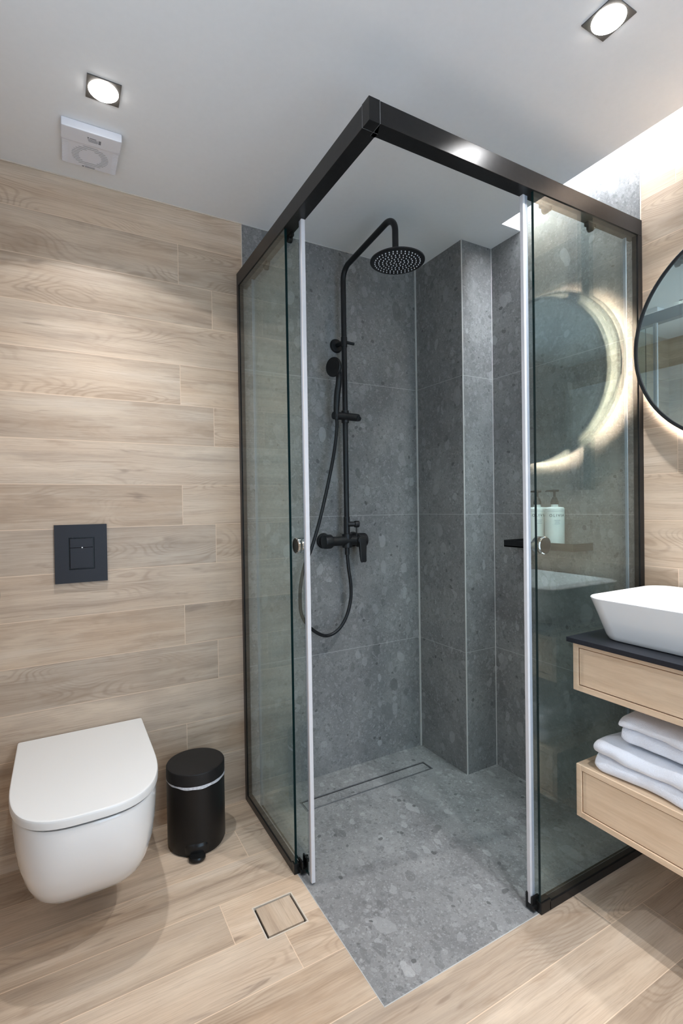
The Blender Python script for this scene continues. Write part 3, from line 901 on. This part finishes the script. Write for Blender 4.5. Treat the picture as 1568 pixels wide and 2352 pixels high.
lathe(bm, [(br - 0.002, 0.239), (br + 0.001, 0.2395), (br + 0.001, 0.276), (br - 0.001, 0.2795), (br - 0.006, 0.281), (0, 0.284)], (bx_, by_, 0), (0, 0, 1), 72)
obj('lid', bm, 'binlid', t)
# pedal pointing to the room
pd = Vector((-0.22, -0.97, 0)).normalized(); ps = Vector((pd.y, -pd.x, 0)) * -1
pc = Vector((bx_, by_, 0)) + pd * (br - 0.006)
bm = bmesh.new()
def pedal_ring(cen, w, d, z, n=24):
    return [cen + ps * (w * math.cos(2 * PI * i / n)) + pd * (d * math.sin(2 * PI * i / n)) + Vector((0, 0, z)) for i in range(n)]
c1 = pc + pd * 0.020
loft(bm, [pedal_ring(c1, 0.026, 0.020, 0.004), pedal_ring(c1, 0.028, 0.022, 0.008), pedal_ring(c1, 0.028, 0.022, 0.013), pedal_ring(c1, 0.025, 0.019, 0.017)])
box(bm, pc.x - 0.012, pc.x + 0.012, pc.y - 0.006, pc.y + 0.03, 0.005, 0.014, 0.002)
obj('pedal', bm, 'plastic_black', t)
bm = bmesh.new()
c2 = pc + pd * -0.010
loft(bm, [pedal_ring(c2, 0.041, 0.022, 0.014), pedal_ring(c2, 0.042, 0.023, 0.034), pedal_ring(c2, 0.039, 0.018, 0.044), pedal_ring(c2, 0.030, 0.011, 0.050)])
obj('pedal_housing', bm, 'plastic_black', t)

# ------------------------------------------------------------------ vanity
VE = -1.010          # end of the units nearest the shower
VY = -1.98
def unit(name, label, xf, z0, z1, top, ye):
    t = thing(name, label, 'drawer unit', ((xf + XB) / 2, (ye + VY) / 2, z0))
    th = 0.016
    bm = bmesh.new()
    box(bm, xf, XB, ye - th, ye, z0, z1, 0.0012)
    box(bm, xf, XB, VY, VY + th, z0, z1, 0.0012)
    box(bm, xf, XB, VY + th, ye - th, z0, z0 + th, 0.0012)
    box(bm, xf, XB, VY + th, ye - th, z1 - th, z1, 0.0012)
    box(bm, XB - 0.012, XB, VY + th, ye - th, z0 + th, z1 - th)
    obj('carcass', bm, 'oak_y', t, 30)
    d = obj('drawer_front', B(xf + 0.003, xf + 0.022, VY + th + 0.0025, ye - th - 0.0025, z0 + th + 0.0025, z1 - th - 0.0025, 0.001), 'oak_y', t, 30)
    obj('drawer_box', B(xf + 0.022, XB - 0.03, VY + th + 0.012, ye - th - 0.012, z0 + th + 0.004, z1 - th - 0.012), 'drawer_gap_shade', d, 30)
    return t
unit('drawer_unit', 'floating oak drawer unit under the black countertop', -0.232, 0.635, 0.776, True, VE)
unit('drawer_unit', 'lower floating oak drawer unit with folded towels on top', -0.228, 0.268, 0.420, False, VE - 0.004)
o = obj('countertop', B(-0.254, XB, VY - 0.004, VE + 0.006, 0.776, 0.790, 0.0015), 'counter')
tag(o, 'thin black countertop on the upper oak drawer unit', 'countertop')
# washbasin
t = thing('washbasin', 'white rectangular vessel washbasin on the black countertop', 'washbasin', (-0.03, -1.31, 0.79))
cx, cy = -0.036, -1.315
def ring(hx, hy, r, z, n=10): return rrect(cx, cy, hx, hy, r, z, n)
bm = bmesh.new()
rg = [ring(0.145, 0.243, 0.045, 0.7902), ring(0.151, 0.249, 0.050, 0.7925), ring(0.157, 0.254, 0.052, 0.805), ring(0.1735, 0.269, 0.056, 0.860), ring(0.1865, 0.281, 0.060, 0.900),
      ring(0.1885, 0.2835, 0.062, 0.9045), ring(0.1885, 0.2835, 0.062, 0.907), ring(0.1865, 0.2815, 0.060, 0.9085), ring(0.1845, 0.2795, 0.058, 0.9075), ring(0.180, 0.275, 0.056, 0.898), ring(0.166, 0.261, 0.060, 0.855), ring(0.150, 0.246, 0.065, 0.822), ring(0.125, 0.222, 0.065, 0.810), ring(0.06, 0.11, 0.05, 0.806), ring(0.022, 0.022, 0.0219, 0.804)]
loft(bm, rg)
obj('basin', bm, 'ceramic', t, 50)
bm = bmesh.new(); lathe(bm, [(0, 0), (0.03, 0), (0.03, 0.003), (0.026, 0.005), (0, 0.006)], (cx, cy, 0.8045), (0, 0, 1), 32)
obj('waste_plug', bm, 'chrome', t)

# towels: each a folded strip, profile in x-z swept along the wall
def towel(label, x0, x1, ye, z0, layers, th, seed, yend=-1.66):
    """serpentine folded cloth: rounded folds towards the room"""
    rnd = random.Random(seed)
    N = 60
    ys = [ye, ye - 0.004, ye - 0.012, ye - 0.024] + [ye - 0.024 - (ye - 0.024 - yend) * k / N for k in range(1, N + 1)]
    hgt = layers * th
    prof = []
    # front outline: bulging lobes with creases between layers
    per = 14
    for L in range(layers):
        for k in range(per + 1):
            a = -PI / 2 + PI * k / per
            prof.append((-(th * 0.62) * math.cos(a), L * th + th / 2 + (th / 2) * math.sin(a)))
    nt = 16
    for k in range(1, nt + 1):
        prof.append(((x1 - x0) * k / nt, hgt))
    for k in range(1, 9):
        prof.append((x1 - x0, hgt * (1 - k / 8)))
    for k in range(1, nt):
        prof.append(((x1 - x0) * (1 - k / nt), 0.0))
    shrink = [(0.0, 0.72), (0.004, 0.82), (0.012, 0.93), (0.024, 1.0)]
    rings = []
    for i, y in enumerate(ys):
        s = shrink[i][1] if i < 4 else 1.0
        r = []
        for (px, pz) in prof:
            nx = noise.noise(Vector((px * 3 + seed, y * 7, pz * 22 + seed * 2)))
            nzv = noise.noise(Vector((px * 5, y * 5.5 + seed, 3.1)))
            n3 = noise.noise(Vector((px * 16, y * 19 + seed, pz * 30)))
            front = max(0, 1 - max(px, 0) / 0.10)
            zz = hgt / 2 + (pz - hgt / 2) * s
            zz = max(0, zz + (0.010 * nzv + 0.004 * n3) * (pz / hgt))
            xx = px + 0.022 * nx * front + 0.005 * n3 * front + (1 - s) * 0.03
            # the crease between layers wanders
            r.append((x0 + xx, y, z0 + 0.0006 + zz))
        rings.append(r)
    bm = bmesh.new()
    loft(bm, rings)
    o = obj('folded_towel', bm, 'towel', None, 180)
    sb = o.modifiers.new('subd', 'SUBSURF'); sb.levels = 1; sb.render_levels = 1
    tag(o, label, 'towel', 'white towels on the lower drawer unit')
    return o
towel('white folded towel lying on the lower oak drawer unit, bottom of the pair', -0.195, 0.13, -1.058, 0.420, 2, 0.043, 3)
towel('white folded towel on top of the other towel under the vanity', -0.170, 0.11, -1.115, 0.515, 2, 0.036, 8, -1.62)

# ------------------------------------------------------------------ round mirror with a ring of light behind
MX, MYc, MZ, MR = XB - 0.080, -1.318, 1.652, 0.3175
t = thing('round_mirror', 'round black-framed mirror with a light behind it, above the washbasin', 'mirror', (XB, MYc, MZ))
t.rotation_euler = (0, 0, math.radians(1.0))
bm = bmesh.new()
lathe(bm, [(MR - 0.008, 0), (MR, 0), (MR + 0.0008, 0.003), (MR + 0.0008, 0.022), (MR - 0.002, 0.024), (MR - 0.009, 0.024), (MR - 0.0095, 0.0215), (MR - 0.0095, 0.0)], (MX + 0.024, MYc, MZ), (-1, 0, 0), 128)
obj('frame', bm, 'black', t, 35)
bm = bmesh.new()
lathe(bm, [(0, 0), (MR - 0.0095, 0), (MR - 0.0095, 0.004), (0, 0.004)], (MX + 0.008, MYc, MZ), (-1, 0, 0), 128)
obj('mirror_glass', bm, 'mirror', t, 35)
bm = bmesh.new()
lathe(bm, [(0, 0), (MR - 0.012, 0), (MR - 0.012, 0.012), (0, 0.012)], (MX + 0.0215, MYc, MZ), (-1, 0, 0), 96)
lathe(bm, [(MR - 0.0165, 0), (MR - 0.0150, 0), (MR - 0.0150, 0.030), (MR - 0.0165, 0.030), (MR - 0.0165, 0)], (MX + 0.050, MYc, MZ), (-1, 0, 0), 96)
obj('back_panel', bm, 'black', t, 35)
bm = bmesh.new()
ring_pts = []
lathe(bm, [(MR - 0.053, 0), (MR - 0.043, 0), (MR - 0.043, 0.010), (MR - 0.053, 0.010), (MR - 0.053, 0)], (MX + 0.033, MYc, MZ), (-1, 0, 0), 96)
obj('light_ring', bm, 'ring_light', t, 35)
for yb in (-1.163, -1.473):
    obj('mounting_bar', B(XB - 0.040, XB - 0.001, yb - 0.010, yb + 0.010, 1.222, 2.24, 0.001), 'black', t)
